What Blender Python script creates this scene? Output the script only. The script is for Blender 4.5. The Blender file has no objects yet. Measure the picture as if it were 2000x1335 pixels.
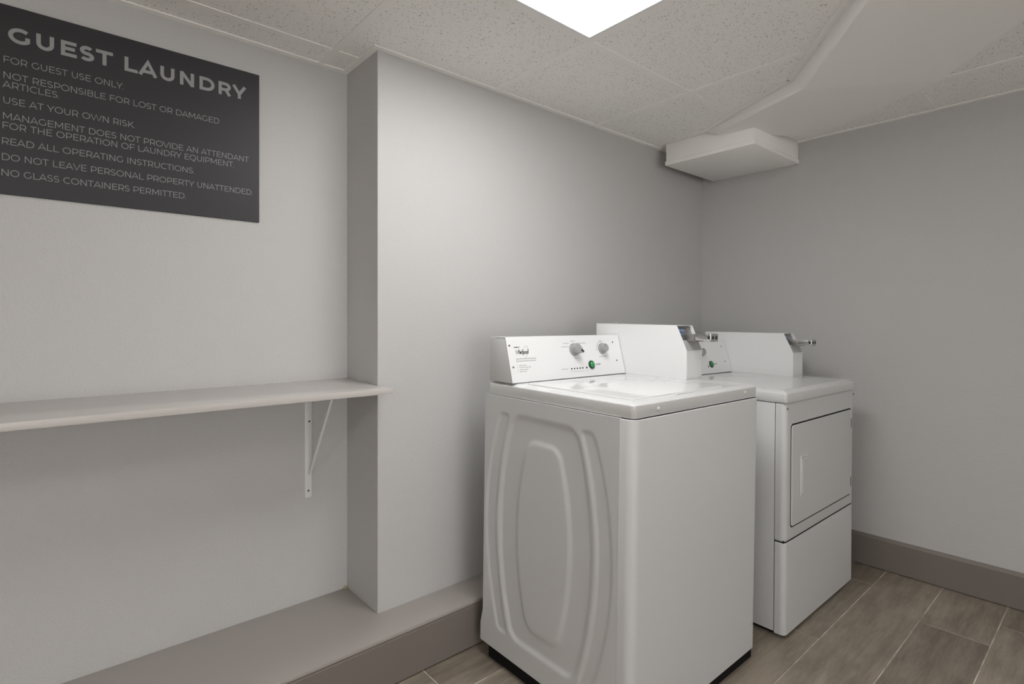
import bpy, bmesh, math, random
from mathutils import Vector, Matrix
random.seed(7)
sc = bpy.context.scene
COL = sc.collection
R_ = math.radians

# ---------------------------------------------------------------- camera, world, exposure
cam = bpy.data.cameras.new('camera')
cam.sensor_width = 36.0
cam.lens = 1060.0 / 2000.0 * 36.0
cam.shift_y = -41.5 / 2000.0
cam.clip_start = 0.02
camo = bpy.data.objects.new('camera', cam)
COL.objects.link(camo)
camo.location = (0, 0, 1.137)
camo.rotation_euler = (R_(90), 0, R_(49.01 - 90))
sc.camera = camo

world = bpy.data.worlds.new('world')
sc.world = world
world.use_nodes = True
world.node_tree.nodes['Background'].inputs[0].default_value = (1.0, 0.99, 0.975, 1)
world.node_tree.nodes['Background'].inputs[1].default_value = 1.3      # fill light entering by the added window opening behind

sc.view_settings.view_transform = 'Standard'
sc.view_settings.look = 'None'
sc.view_settings.exposure = 2.0
sc.view_settings.gamma = 1.0
sc.view_settings.use_curve_mapping = False
# strengths of the ceiling panels: the one in view, then an unseen one added as fill
LAMPS = [3.8, 4.6]

# ---------------------------------------------------------------- materials
def srgb(h):
    h = h.lstrip('#')
    c = [int(h[i:i + 2], 16) / 255 for i in (0, 2, 4)]
    return tuple(x / 12.92 if x <= 0.04045 else ((x + 0.055) / 1.055) ** 2.4 for x in c) + (1,)

def mat(name, col, rough=0.5, metal=0.0, bump=None, spec=None, coat=0.0, mottled=None):
    m = bpy.data.materials.new(name)
    m.use_nodes = True
    nt = m.node_tree
    b = nt.nodes['Principled BSDF']
    b.inputs['Base Color'].default_value = col if len(col) == 4 else tuple(col) + (1,)
    b.inputs['Roughness'].default_value = rough
    b.inputs['Metallic'].default_value = metal
    if spec is not None: b.inputs['Specular IOR Level'].default_value = spec
    if coat:
        b.inputs['Coat Weight'].default_value = coat
        b.inputs['Coat Roughness'].default_value = 0.06
    tc = nt.nodes.new('ShaderNodeTexCoord')
    if bump:
        scale, strength, dist = bump
        n = nt.nodes.new('ShaderNodeTexNoise')
        n.inputs['Scale'].default_value = scale
        n.inputs['Detail'].default_value = 2.5
        n.inputs['Roughness'].default_value = 0.55
        nt.links.new(tc.outputs['Object'], n.inputs['Vector'])
        bp = nt.nodes.new('ShaderNodeBump')
        bp.inputs['Strength'].default_value = strength
        bp.inputs['Distance'].default_value = dist
        nt.links.new(n.outputs['Fac'], bp.inputs['Height'])
        nt.links.new(bp.outputs['Normal'], b.inputs['Normal'])
    if mottled:
        scale, amt = mottled
        n = nt.nodes.new('ShaderNodeTexNoise')
        n.inputs['Scale'].default_value = scale
        n.inputs['Detail'].default_value = 4
        nt.links.new(tc.outputs['Object'], n.inputs['Vector'])
        r = nt.nodes.new('ShaderNodeValToRGB')
        c = b.inputs['Base Color'].default_value
        r.color_ramp.elements[0].position = 0.3
        r.color_ramp.elements[1].position = 0.7
        r.color_ramp.elements[0].color = tuple(x * (1 - amt) for x in c[:3]) + (1,)
        r.color_ramp.elements[1].color = tuple(min(1, x * (1 + amt)) for x in c[:3]) + (1,)
        nt.links.new(n.outputs['Fac'], r.inputs['Fac'])
        nt.links.new(r.outputs['Color'], b.inputs['Base Color'])
    return m

M = {}
M['wall'] = mat('grey_wall_paint', (0.535, 0.528, 0.522), 0.55, bump=(165, 0.5, 0.003), spec=0.35)
M['wall_far'] = mat('warm_wall_paint', (0.76, 0.74, 0.71), 0.6, bump=(150, 0.3, 0.002), spec=0.3)
M['duct'] = mat('duct_paint', (0.95, 0.935, 0.905), 0.6, bump=(60, 0.08, 0.002), spec=0.3)
M['tee'] = mat('ceiling_grid_paint', (0.95, 0.935, 0.905), 0.5, spec=0.3)
M['ledge'] = mat('taupe_ledge_paint', (0.385, 0.35, 0.325), 0.38, bump=(40, 0.05, 0.002))
M['base'] = mat('taupe_baseboard_paint', (0.195, 0.168, 0.150), 0.45, bump=(40, 0.05, 0.001))
M['shelf'] = mat('shelf_paint', (0.55, 0.522, 0.50), 0.32, bump=(35, 0.08, 0.002))
M['bracket'] = mat('bracket_enamel', (0.74, 0.74, 0.745), 0.4)
M['enamel'] = mat('white_enamel', (0.60, 0.60, 0.60), 0.38, spec=0.25)
M['deckw'] = mat('white_gloss_enamel', (0.70, 0.70, 0.70), 0.07, spec=0.55, coat=0.4)
M['panelw'] = mat('white_panel', (0.77, 0.77, 0.775), 0.35)
M['endcap'] = mat('grey_plastic_end', (0.62, 0.62, 0.625), 0.45)
M['black'] = mat('black_plastic', (0.012, 0.012, 0.012), 0.5)
M['dark'] = mat('dark_gap', (0.012, 0.0115, 0.011), 0.8, spec=0.1)  # black of gaps and liners; also paints the shadow under both machines
M['screw'] = mat('screw_steel', (0.22, 0.22, 0.22), 0.4, metal=0.7)
M['print'] = mat('grey_print', (0.22, 0.22, 0.22), 0.6)
M['printl'] = mat('light_grey_print', (0.45, 0.45, 0.45), 0.6)
M['logo'] = mat('logo_print', (0.05, 0.05, 0.05), 0.5)
M['gold'] = mat('logo_ring', (0.42, 0.40, 0.34), 0.45)
M['knob'] = mat('knob_grey', (0.32, 0.32, 0.32), 0.5)
M['knobl'] = mat('knob_silver', (0.48, 0.48, 0.48), 0.3, metal=0.4)
M['green'] = mat('green_button', (0.015, 0.26, 0.075), 0.18, coat=0.6)
M['greend'] = mat('green_bezel', (0.006, 0.05, 0.018), 0.25)
M['chrome'] = mat('coin_slide_chrome', (0.62, 0.62, 0.62), 0.22, metal=1.0)
M['steel'] = mat('coin_slide_steel', (0.38, 0.37, 0.36), 0.35, metal=0.9)
M['apron'] = mat('grey_plate', (0.40, 0.40, 0.40), 0.45)
M['blue'] = mat('blue_decal', (0.09, 0.13, 0.22), 0.4)
M['bluel'] = mat('pale_blue_decal', (0.42, 0.50, 0.62), 0.4)
M['sign'] = mat('charcoal_sign', (0.020, 0.017, 0.022), 0.5, bump=(500, 0.03, 0.0004))
M['signt'] = mat('grey_sign_lettering', (0.30, 0.295, 0.30), 0.55)
M['foam'] = mat('yellow_caulk', (0.38, 0.34, 0.17), 0.6, bump=(200, 0.5, 0.003))
M['frame'] = mat('light_frame_paint', (0.92, 0.92, 0.91), 0.35)

def emit(name, col, strength):
    m = bpy.data.materials.new(name)
    m.use_nodes = True
    nt = m.node_tree
    b = nt.nodes['Principled BSDF']
    b.inputs['Base Color'].default_value = (0.8, 0.8, 0.8, 1)
    b.inputs['Emission Color'].default_value = col
    b.inputs['Emission Strength'].default_value = strength
    return m
M['diff'] = [emit('lit_diffuser', c, k) for c, k in zip(((1.0, 1.0, 0.995, 1), (1.0, 0.985, 0.955, 1)), LAMPS)]

# acoustic tile: pale board with small dark fissures and pinholes
def tile_mat():
    m = bpy.data.materials.new('acoustic_tile')
    m.use_nodes = True
    nt = m.node_tree; N = nt.nodes; Lk = nt.links
    b = N['Principled BSDF']
    b.inputs['Roughness'].default_value = 0.9
    b.inputs['Specular IOR Level'].default_value = 0.1
    tc = N.new('ShaderNodeTexCoord')
    def mask(scale, thr, stretch, dens):
        mp = N.new('ShaderNodeMapping'); mp.inputs['Scale'].default_value = stretch
        Lk.new(tc.outputs['Object'], mp.inputs['Vector'])
        nz = N.new('ShaderNodeTexNoise'); nz.inputs['Scale'].default_value = 45; nz.inputs['Detail'].default_value = 1
        Lk.new(mp.outputs['Vector'], nz.inputs['Vector'])
        mx = N.new('ShaderNodeMix'); mx.data_type = 'VECTOR'; mx.inputs[0].default_value = 0.022
        Lk.new(mp.outputs['Vector'], mx.inputs[4]); Lk.new(nz.outputs['Color'], mx.inputs[5])
        v = N.new('ShaderNodeTexVoronoi'); v.inputs['Scale'].default_value = scale
        Lk.new(mx.outputs[1], v.inputs['Vector'])
        s = N.new('ShaderNodeSeparateColor'); Lk.new(v.outputs['Color'], s.inputs[0])
        lt = N.new('ShaderNodeMath'); lt.operation = 'LESS_THAN'; lt.inputs[1].default_value = thr
        Lk.new(v.outputs['Distance'], lt.inputs[0])
        gt = N.new('ShaderNodeMath'); gt.operation = 'LESS_THAN'; gt.inputs[1].default_value = dens
        Lk.new(s.outputs[0], gt.inputs[0])
        mu = N.new('ShaderNodeMath'); mu.operation = 'MULTIPLY'
        Lk.new(lt.outputs[0], mu.inputs[0]); Lk.new(gt.outputs[0], mu.inputs[1])
        return mu.outputs[0]
    a = mask(150, 0.15, (1.0, 0.36, 1), 0.58)
    c = mask(150, 0.15, (0.36, 1.0, 1), 0.52)
    d = mask(170, 0.20, (1, 1, 1), 0.46)
    def mx2(x, y):
        k = N.new('ShaderNodeMath'); k.operation = 'MAXIMUM'
        Lk.new(x, k.inputs[0]); Lk.new(y, k.inputs[1]); return k.outputs[0]
    f = mx2(mx2(a, c), d)
    r = N.new('ShaderNodeMix'); r.data_type = 'RGBA'
    Lk.new(f, r.inputs[0])
    r.inputs[6].default_value = (0.95, 0.935, 0.905, 1)
    r.inputs[7].default_value = (0.36, 0.34, 0.32, 1)
    Lk.new(r.outputs[2], b.inputs['Base Color'])
    bp = N.new('ShaderNodeBump'); bp.invert = True
    bp.inputs['Strength'].default_value = 0.5; bp.inputs['Distance'].default_value = 0.003
    Lk.new(f, bp.inputs['Height']); Lk.new(bp.outputs['Normal'], b.inputs['Normal'])
    return m
M['tile'] = tile_mat()

# wood-look porcelain plank: streaks along X, each plank its own tone (face attribute)
def floor_mat():
    m = bpy.data.materials.new('plank_tile')
    m.use_nodes = True
    nt = m.node_tree; N = nt.nodes; Lk = nt.links
    b = N['Principled BSDF']
    b.inputs['Roughness'].default_value = 0.42
    b.inputs['Specular IOR Level'].default_value = 0.4
    tc = N.new('ShaderNodeTexCoord')
    at = N.new('ShaderNodeAttribute'); at.attribute_name = 'tone'
    cb = N.new('ShaderNodeCombineXYZ'); Lk.new(at.outputs['Fac'], cb.inputs[2])
    sc_ = N.new('ShaderNodeVectorMath'); sc_.operation = 'SCALE'; sc_.inputs['Scale'].default_value = 37.0
    Lk.new(cb.outputs[0], sc_.inputs[0])
    add = N.new('ShaderNodeVectorMath'); add.operation = 'ADD'
    Lk.new(tc.outputs['Object'], add.inputs[0]); Lk.new(sc_.outputs[0], add.inputs[1])
    def noise(scl, scale, det):
        mp = N.new('ShaderNodeMapping'); mp.inputs['Scale'].default_value = scl
        Lk.new(add.outputs[0], mp.inputs['Vector'])
        n = N.new('ShaderNodeTexNoise'); n.inputs['Scale'].default_value = scale; n.inputs['Detail'].default_value = det
        n.inputs['Roughness'].default_value = 0.6
        Lk.new(mp.outputs[0], n.inputs['Vector']); return n.outputs['Fac']
    s1 = noise((1.2, 9, 1), 3.2, 4)
    s2 = noise((6, 60, 1), 3.0, 3)
    s3 = noise((1, 1.6, 1), 5.0, 3)
    def m2(op, x, y):
        k = N.new('ShaderNodeMath'); k.operation = op
        for i, z in ((0, x), (1, y)):
            if isinstance(z, float): k.inputs[i].default_value = z
            else: Lk.new(z, k.inputs[i])
        return k.outputs[0]
    v = m2('ADD', m2('ADD', m2('MULTIPLY', s1, 0.5), m2('MULTIPLY', s2, 0.22)), m2('ADD', m2('MULTIPLY', s3, 0.3), m2('MULTIPLY', at.outputs['Fac'], 0.16)))
    r = N.new('ShaderNodeValToRGB')
    e = r.color_ramp.elements
    e[0].position = 0.44; e[0].color = (0.180, 0.150, 0.120, 1)
    e[1].position = 0.72; e[1].color = (0.37, 0.315, 0.255, 1)
    k = e.new(0.58); k.color = (0.268, 0.228, 0.184, 1)
    Lk.new(v, r.inputs['Fac'])
    Lk.new(r.outputs['Color'], b.inputs['Base Color'])
    bp = N.new('ShaderNodeBump'); bp.inputs['Strength'].default_value = 0.12; bp.inputs['Distance'].default_value = 0.002
    Lk.new(s2, bp.inputs['Height']); Lk.new(bp.outputs['Normal'], b.inputs['Normal'])
    return m
M['plank'] = floor_mat()
M['grout'] = mat('grout', (0.60, 0.53, 0.45), 0.85, mottled=(14, 0.45))

# ---------------------------------------------------------------- mesh helpers
def obj(name, bm, m, parent=None, smooth=30, label=None):
    bmesh.ops.recalc_face_normals(bm, faces=bm.faces[:]) if smooth is not None else None
    me = bpy.data.meshes.new(name)
    bm.to_mesh(me); bm.free()
    for k in (m if isinstance(m, (list, tuple)) else [m]): me.materials.append(k)
    if smooth:
        me.polygons.foreach_set('use_smooth', [True] * len(me.polygons))
        me.set_sharp_from_angle(angle=R_(smooth))
    o = bpy.data.objects.new(name, me)
    COL.objects.link(o)
    if parent is not None: o.parent = parent
    if label: o['label'] = label
    return o

def thing(name, label, cat, loc=(0, 0, 0), rot=(0, 0, 0), group=None):
    o = bpy.data.objects.new(name, None)
    o.empty_display_size = 0.1
    COL.objects.link(o)
    o.location = loc; o.rotation_euler = rot
    o['label'] = label; o['category'] = cat
    if group: o['group'] = group
    return o

def struct(name, bm, m, label, smooth=30):
    o = obj(name, bm, m, None, smooth)
    o['kind'] = 'structure'; o['label'] = label; o['category'] = name.split('_')[0]
    return o

def nb(): return bmesh.new()

def box(bm, x0, x1, y0, y1, z0, z1, bev=0.0, seg=2, mi=0):
    vs = [bm.verts.new(p) for p in ((x0, y0, z0), (x1, y0, z0), (x1, y1, z0), (x0, y1, z0), (x0, y0, z1), (x1, y0, z1), (x1, y1, z1), (x0, y1, z1))]
    fs = [bm.faces.new([vs[i] for i in q]) for q in ((3, 2, 1, 0), (4, 5, 6, 7), (0, 1, 5, 4), (1, 2, 6, 5), (2, 3, 7, 6), (3, 0, 4, 7))]
    for f in fs: f.material_index = mi
    if bev:
        es = list({e for f in fs for e in f.edges})
        bmesh.ops.bevel(bm, geom=es, offset=bev, segments=seg, profile=0.5, affect='EDGES')

def quad(bm, pts, mi=0):
    f = bm.faces.new([bm.verts.new(p) for p in pts]); f.material_index = mi; return f

def area(p):
    return sum(p[i][0] * p[(i + 1) % len(p)][1] - p[(i + 1) % len(p)][0] * p[i][1] for i in range(len(p))) / 2

def prism(bm, poly, axis, a, b, bev=0.0, seg=2, mi=0):
    """extrude a 2-D polygon: axis 'x' -> poly is (y,z); 'y' -> (x,z); 'z' -> (x,y)"""
    def P(q, t):
        return {'x': (t, q[0], q[1]), 'y': (q[0], t, q[1]), 'z': (q[0], q[1], t)}[axis]
    A = [bm.verts.new(P(q, a)) for q in poly]; B = [bm.verts.new(P(q, b)) for q in poly]
    fs = [bm.faces.new(A), bm.faces.new(B[::-1])]
    n = len(poly)
    for i in range(n):
        fs.append(bm.faces.new((A[i], B[i], B[(i + 1) % n], A[(i + 1) % n])))
    for f in fs: f.material_index = mi
    bmesh.ops.recalc_face_normals(bm, faces=fs)
    if bev:
        bmesh.ops.bevel(bm, geom=list({e for f in fs for e in f.edges}), offset=bev, segments=seg, profile=0.5, affect='EDGES')

def rpoly(x0, x1, y0, y1, r, n=6):
    rs = r if isinstance(r, (list, tuple)) else [r] * 4      # corners: (x0,y0) (x1,y0) (x1,y1) (x0,y1)
    out = []
    for (cx, cy, sx, sy, a0, q) in ((x0, y0, 1, 1, 180, rs[0]), (x1, y0, -1, 1, 270, rs[1]), (x1, y1, -1, -1, 0, rs[2]), (x0, y1, 1, -1, 90, rs[3])):
        if q <= 0: out.append((cx, cy)); continue
        for i in range(n + 1):
            t = R_(a0 + 90 * i / n)
            out.append((cx + sx * q + q * math.cos(t), cy + sy * q + q * math.sin(t)))
    return out

def inset(poly, d):
    n = len(poly); out = []
    s = 1 if area(poly) > 0 else -1
    for i in range(n):
        a, p, b = Vector(poly[i - 1]), Vector(poly[i]), Vector(poly[(i + 1) % n])
        e1 = (p - a); e2 = (b - p)
        if e1.length < 1e-9: e1 = e2
        if e2.length < 1e-9: e2 = e1
        e1.normalize(); e2.normalize()
        n1 = Vector((-e1.y, e1.x)) * s; n2 = Vector((-e2.y, e2.x)) * s
        k = (n1 + n2)
        k = k / max(0.2, k.dot(n1) * 1.0) if k.length > 1e-9 else n1
        q = p + k * d
        out.append((q.x, q.y))
    return out

def loft(bm, loops, cap0=True, cap1=True, mi=0):
    L = [[bm.verts.new(p) for p in lp] for lp in loops]
    n = len(L[0]); fs = []
    for a, b in zip(L, L[1:]):
        for i in range(n):
            fs.append(bm.faces.new((a[i], a[(i + 1) % n], b[(i + 1) % n], b[i])))
    if cap0: fs.append(bm.faces.new(L[0][::-1]))
    if cap1: fs.append(bm.faces.new(L[-1]))
    for f in fs: f.material_index = mi
    bmesh.ops.recalc_face_normals(bm, faces=fs)
    return fs

def rslab(bm, poly, z0, z1, rt=0.0, rb=0.0, n=5, mi=0, fn=None):
    """plate with plan outline poly and rounded top / bottom rims"""
    loops = []
    fn = fn or (lambda x, y, z: (x, y, z))
    def add(d, z): loops.append([fn(x, y, z) for x, y in inset(poly, d)] if d else [fn(x, y, z) for x, y in poly])
    if rb:
        for i in range(n):
            t = i / n * math.pi / 2
            add(rb * (1 - math.sin(t)), z0 + rb * (1 - math.cos(t)))
        add(0, z0 + rb)
    else: add(0, z0)
    if rt:
        add(0, z1 - rt)
        for i in range(1, n + 1):
            t = i / n * math.pi / 2
            add(rt * (1 - math.cos(t)), z1 - rt + rt * math.sin(t))
    else: add(0, z1)
    return loft(bm, loops, mi=mi)

def crown(bm, rect, rc, z0, zr, z1, r):
    """deck plate: small rolled rim at height zr, then a gentle rise to the flat at z1"""
    steps = [(.0012, z0), (0, z0 + .0012), (0, zr - r)]
    steps += [(r * (1 - math.cos(t)), zr - r + r * math.sin(t)) for t in (math.pi / 2 * i / 5 for i in range(1, 6))]
    steps += [(r + .006, zr + (z1 - zr) * .45), (r + .014, zr + (z1 - zr) * .85), (r + .024, z1)]
    x0, x1, y0, y1 = rect
    loft(bm, [[(x, y, z) for x, y in rpoly(x0 + d, x1 - d, y0 + d, y1 - d, max(rc - d, .003), 6)] for d, z in steps])

def frame_of(n, up=(0, 0, 1)):
    n = Vector(n).normalized(); u = Vector(up).cross(n)
    if u.length < 1e-6: u = Vector((1, 0, 0))
    u.normalize(); return u, n.cross(u), n

def cyl(bm, c, n, r, h, r2=None, seg=24, rim=0.0, up=(0, 0, 1), sx=1.0, sy=1.0, mi=0):
    """short cylinder from c along n"""
    u, v, n = frame_of(n, up); c = Vector(c); r2 = r if r2 is None else r2
    prof = [(r, 0)]
    if rim:
        prof.append((r2, h - rim))
        for i in range(1, 4):
            t = i / 3 * math.pi / 2
            prof.append((r2 - rim * (1 - math.cos(t)), h - rim + rim * math.sin(t)))
    else: prof.append((r2, h))
    loops = [[c + u * (q * sx * math.cos(2 * math.pi * i / seg)) + v * (q * sy * math.sin(2 * math.pi * i / seg)) + n * z for i in range(seg)] for q, z in prof]
    return loft(bm, loops, mi=mi)

def dome(bm, c, n, r, h, seg=20, mi=0):
    u, v, n = frame_of(n); c = Vector(c)
    loops = []
    for k in range(5):
        t = k / 5 * math.pi / 2
        loops.append([c + (u * math.cos(2 * math.pi * i / seg) + v * math.sin(2 * math.pi * i / seg)) * r * math.cos(t) + n * h * math.sin(t) for i in range(seg)])
    L = loft(bm, loops, mi=mi)
    return L

# ---------------------------------------------------------------- lettering drawn as strokes
def arc(cx, cy, rx, ry, a0, a1, n=14):
    return [(cx + rx * math.cos(R_(a0 + (a1 - a0) * i / n)), cy + ry * math.sin(R_(a0 + (a1 - a0) * i / n))) for i in range(n + 1)]

def glyph(ch, w):
    """cap-height-1 geometric capitals; w = stroke weight. returns (polylines with closed flag, left bearing, width, right bearing)"""
    h = w / 2; b, t = h, 1 - h; st = 0.14; rd = 0.07
    def G(lines, wd, l=st, r=st): return ([(p, c) for p, c in lines], l, wd, r)
    o = lambda *p: (list(p), False)
    if ch == 'A': return G([o((h * 0.8, 0), (0.5, 1 - h * 0.2), (1 - h * 0.8, 0)), o((0.19, 0.29), (0.81, 0.29))], 1.0, 0.01, 0.01)
    if ch == 'B': return G([o((h, 0.5), (h, b), (0.5, b)) , (arc(0.5, (b + 0.52) / 2, 0.27 - h, (0.52 - b) / 2, -90, 90), False), o((0.5, 0.52), (h, 0.52)), o((h, 0.5), (h, t), (0.45, t)), (arc(0.45, (t + 0.52) / 2, 0.27 - h, (t - 0.52) / 2, 90, -90), False)], 0.78, st, 0.06)
    if ch == 'C': return G([(arc(0.52, 0.5, 0.52 - h, 0.5 - h, 48, 312, 26), False)], 0.91, rd, 0.04)
    if ch == 'D': return G([o((0.42, b), (h, b), (h, t), (0.42, t)), (arc(0.42, 0.5, 0.5 - h, 0.5 - h, 90, -90, 22), False)], 0.92, st, rd)
    if ch == 'E': return G([o((0.72, t), (h, t), (h, b), (0.74, b)), o((h, 0.51), (0.65, 0.51))], 0.74, st, 0.05)
    if ch == 'F': return G([o((0.72, t), (h, t), (h, 0)), o((h, 0.47), (0.65, 0.47))], 0.72, st, 0.02)
    if ch == 'G': return G([(arc(0.52, 0.5, 0.52 - h, 0.5 - h, 48, 318, 26) + [(0.52 + (0.52 - h) * math.cos(R_(318)), 0.5)], False)], 0.93, rd, 0.11)
    if ch == 'H': return G([o((h, 0), (h, 1)), o((0.83 - h, 0), (0.83 - h, 1)), o((h, 0.5), (0.83 - h, 0.5))], 0.83)
    if ch == 'I': return G([o((h, 0), (h, 1))], w)
    if ch == 'J': return G([o((0.1, t), (0.55 - h, t), (0.55 - h, 0.3)), (arc(0.3, 0.3, 0.25 - h, 0.3 - h, 0, -150), False)], 0.55, 0.02, 0.12)
    if ch == 'K': return G([o((h, 0), (h, 1)), o((0.74, 1), (h, 0.28)), o((0.3, 0.53), (0.77, 0))], 0.78, st, 0.01)
    if ch == 'L': return G([o((h, 1), (h, b), (0.68, b))], 0.68, st, 0.02)
    if ch == 'M': return G([o((h, 0), (h, 1)), o((1.04 - h, 0), (1.04 - h, 1)), o((h * .9, 1 - h * .2), (0.52, 0.25), (1.04 - h * .9, 1 - h * .2))], 1.04)
    if ch == 'N': return G([o((h, 0), (h, 1)), o((0.83 - h, 0), (0.83 - h, 1)), o((h * 1.0, 1 - h * .35), (0.83 - h, h * .35))], 0.83)
    if ch == 'O': return G([(arc(0.54, 0.5, 0.54 - h, 0.5 - h, 0, 360, 36)[:-1], True)], 1.08, rd, rd)
    if ch == 'P': return G([o((h, 0), (h, t), (0.42, t)), (arc(0.42, (t + 0.3) / 2 + h / 2, 0.36 - h, (t - 0.3) / 2 - h / 2, 90, -90), False), o((0.42, 0.3 + h), (h, 0.3 + h))], 0.78, st, 0.05)
    if ch == 'Q': return G([(arc(0.54, 0.5, 0.54 - h, 0.5 - h, 0, 360, 36)[:-1], True), o((0.5, 0.06), (0.68, -0.14), (0.95, -0.1))], 1.08, rd, rd)
    if ch == 'R': return G([o((h, 0), (h, t), (0.42, t)), (arc(0.42, (t + 0.32) / 2 + h / 2, 0.36 - h, (t - 0.32) / 2 - h / 2, 90, -90), False), o((0.42, 0.32 + h), (h, 0.32 + h)), o((0.46, 0.32 + h), (0.76 - h * 0.6, 0))], 0.79, st, 0.06)
    if ch == 'S':
        top = arc(0.36, 0.5 + (t - 0.5) / 2, 0.34 - h, (t - 0.5) / 2, 35, 270, 18)
        bot = arc(0.36, 0.5 - (0.5 - b) / 2, 0.36 - h, (0.5 - b) / 2, 90, -148, 18)
        return G([(top + bot[1:], False)], 0.72, 0.05, 0.06)
    if ch == 'T': return G([o((0, t), (0.82, t)), o((0.41, t), (0.41, 0))], 0.82, 0.01, 0.01)
    if ch == 'U': return G([([(h, 1)] + arc(0.4, 0.42, 0.4 - h, 0.42 - h, 180, 360, 18) + [(0.8 - h, 1)], False)], 0.8, 0.13, 0.13)
    if ch == 'V': return G([o((h * 0.8, 1), (0.49, h * 0.2), (0.98 - h * 0.8, 1))], 0.98, 0.0, 0.0)
    if ch == 'W': return G([o((h, 1), (0.42, h * 0.3), (0.78, 1 - h * 0.3), (1.14, h * 0.3), (1.56 - h, 1))], 1.56, 0.01, 0.01)
    if ch == 'X': return G([o((h, 0), (0.9 - h, 1)), o((h, 1), (0.9 - h, 0))], 0.9, 0.02, 0.02)
    if ch == 'Y': return G([o((h * 0.8, 1), (0.45, 0.36), (0.9 - h * 0.8, 1)), o((0.45, 0.4), (0.45, 0))], 0.9, 0.0, 0.0)
    if ch == 'Z': return G([o((0.03, t), (0.74, t), (0.05, b), (0.78, b))], 0.8, 0.04, 0.04)
    if ch == '.': return G([o((h, 0), (h, max(w, 0.09)))], w, 0.06, 0.07)
    return G([], 0.3, 0, 0)

def ribbon(pts, w, closed):
    """flat stroke outline: left and right offset points with mitred joins"""
    n = len(pts); Lf, Rt = [], []
    for i in range(n):
        p = Vector(pts[i])
        a = Vector(pts[i - 1]) if (i > 0 or closed) else None
        b = Vector(pts[(i + 1) % n]) if (i < n - 1 or closed) else None
        d1 = (p - a).normalized() if a is not None else None
        d2 = (b - p).normalized() if b is not None else None
        if d1 is None: d1 = d2
        if d2 is None: d2 = d1
        n1 = Vector((-d1.y, d1.x)); n2 = Vector((-d2.y, d2.x)); k = n1 + n2
        k = k / max(0.45, k.dot(n1)) if k.length > 1e-6 else n1
        Lf.append(p + k * w / 2); Rt.append(p - k * w / 2)
    return Lf, Rt

LAYER = [0]
def stroke(bm, pts, w, closed, fn, th):
    LAYER[0] = (LAYER[0] + 1) % 7
    th = th + LAYER[0] * 0.00002          # crossing strokes never share a plane
    Lf, Rt = ribbon(pts, w, closed)
    n = len(pts)
    T = [[bm.verts.new(fn(p.x, p.y, th)) for p in S] for S in (Lf, Rt)]
    B = [[bm.verts.new(fn(p.x, p.y, 0)) for p in S] for S in (Lf, Rt)]
    for i in range(n if closed else n - 1):
        j = (i + 1) % n
        bm.faces.new((T[1][i], T[1][j], T[0][j], T[0][i]))
        bm.faces.new((T[0][i], T[0][j], B[0][j], B[0][i]))
        bm.faces.new((B[1][i], B[1][j], T[1][j], T[1][i]))
    if not closed:
        bm.faces.new((T[0][0], B[0][0], B[1][0], T[1][0]))
        bm.faces.new((T[1][-1], B[1][-1], B[0][-1], T[0][-1]))

def text(bm, s, x0, x1, y0, cap, w, fn, th=0.0003):
    """capitals from x0 to x1 on base line y0; w = weight as a share of cap height"""
    gl = [glyph(c, w) for c in s]
    tot = 0.0
    for i, (c, g) in enumerate(zip(s, gl)):
        tot += (0.42 if c == ' ' else (g[1] if i else 0) + g[2] + (g[3] if i < len(s) - 1 else 0))
    kx = (x1 - x0) / (tot * cap)
    x = 0.0
    for i, (c, g) in enumerate(zip(s, gl)):
        if c == ' ': x += 0.42; continue
        if i: x += g[1]
        for pts, cl in g[0]:
            q = [(x0 + (x + px) * cap * kx, y0 + py * cap) for px, py in pts]
            stroke(bm, q, w * cap, cl, fn, th)
        x += g[2] + g[3]

# ---------------------------------------------------------------- room shell
XR, YB, XB, YP = 2.91, 1.899, 0.849, 1.660      # right wall, recessed back wall, projection's left edge and face
XL, YF = -2.7, -3.1                           # walls behind the camera
ZC = 2.040                                      # grid flange height
ZT = 2.0427                                     # tile face

# floor: planks 0.61 x 0.205, laid along X
fb = nb()
box(fb, XL - .1, XR + .1, YF - .1, YB + .1, -0.05, -0.0004, mi=1)
tone = fb.faces.layers.float.new('tone')
PW, PL, gr = 0.205, 0.61, 0.0032
joint = {0: 2.709, 1: 2.915, 2: 2.508, 3: 2.70, 4: 2.35, 6: 2.30, 5: 2.52}
row_y0 = 0.745
for r in range(-6, 21):
    yb = row_y0 + 0.205 - PW * r; ya = yb - PW
    if yb < YF or ya > YB: continue
    j = joint.get(r, 0.94 + 0.61 * 3 if r == -3 else 2.709 + random.choice((0.2, 0.41, 0.0, 0.1)))
    length = 1.22 if r == 1 else PL
    x = j + length * 2
    while x > XL - 0.2:
        xa, xb = x - length, x
        if xa < XR and xb > XL:
            p = [(xa + gr / 2, ya + gr / 2), (xb - gr / 2, ya + gr / 2), (xb - gr / 2, yb - gr / 2), (xa + gr / 2, yb - gr / 2)]
            p = [(min(max(a, XL - .05), XR + .05), min(max(b, YF - .05), YB + .05)) for a, b in p]
            f = quad(fb, [(a, b, 0.0) for a, b in p]); f[tone] = random.random()
            for i in range(4):
                a, b = p[i], p[(i + 1) % 4]
                g = quad(fb, [(a[0], a[1], -0.0004), (b[0], b[1], -0.0004), (b[0], b[1], 0), (a[0], a[1], 0)]); g[tone] = f[tone]
        x -= length
struct('floor', fb, [M['plank'], M['grout']], 'brown-grey wood-look plank tile floor with pale grout', smooth=None)

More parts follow.
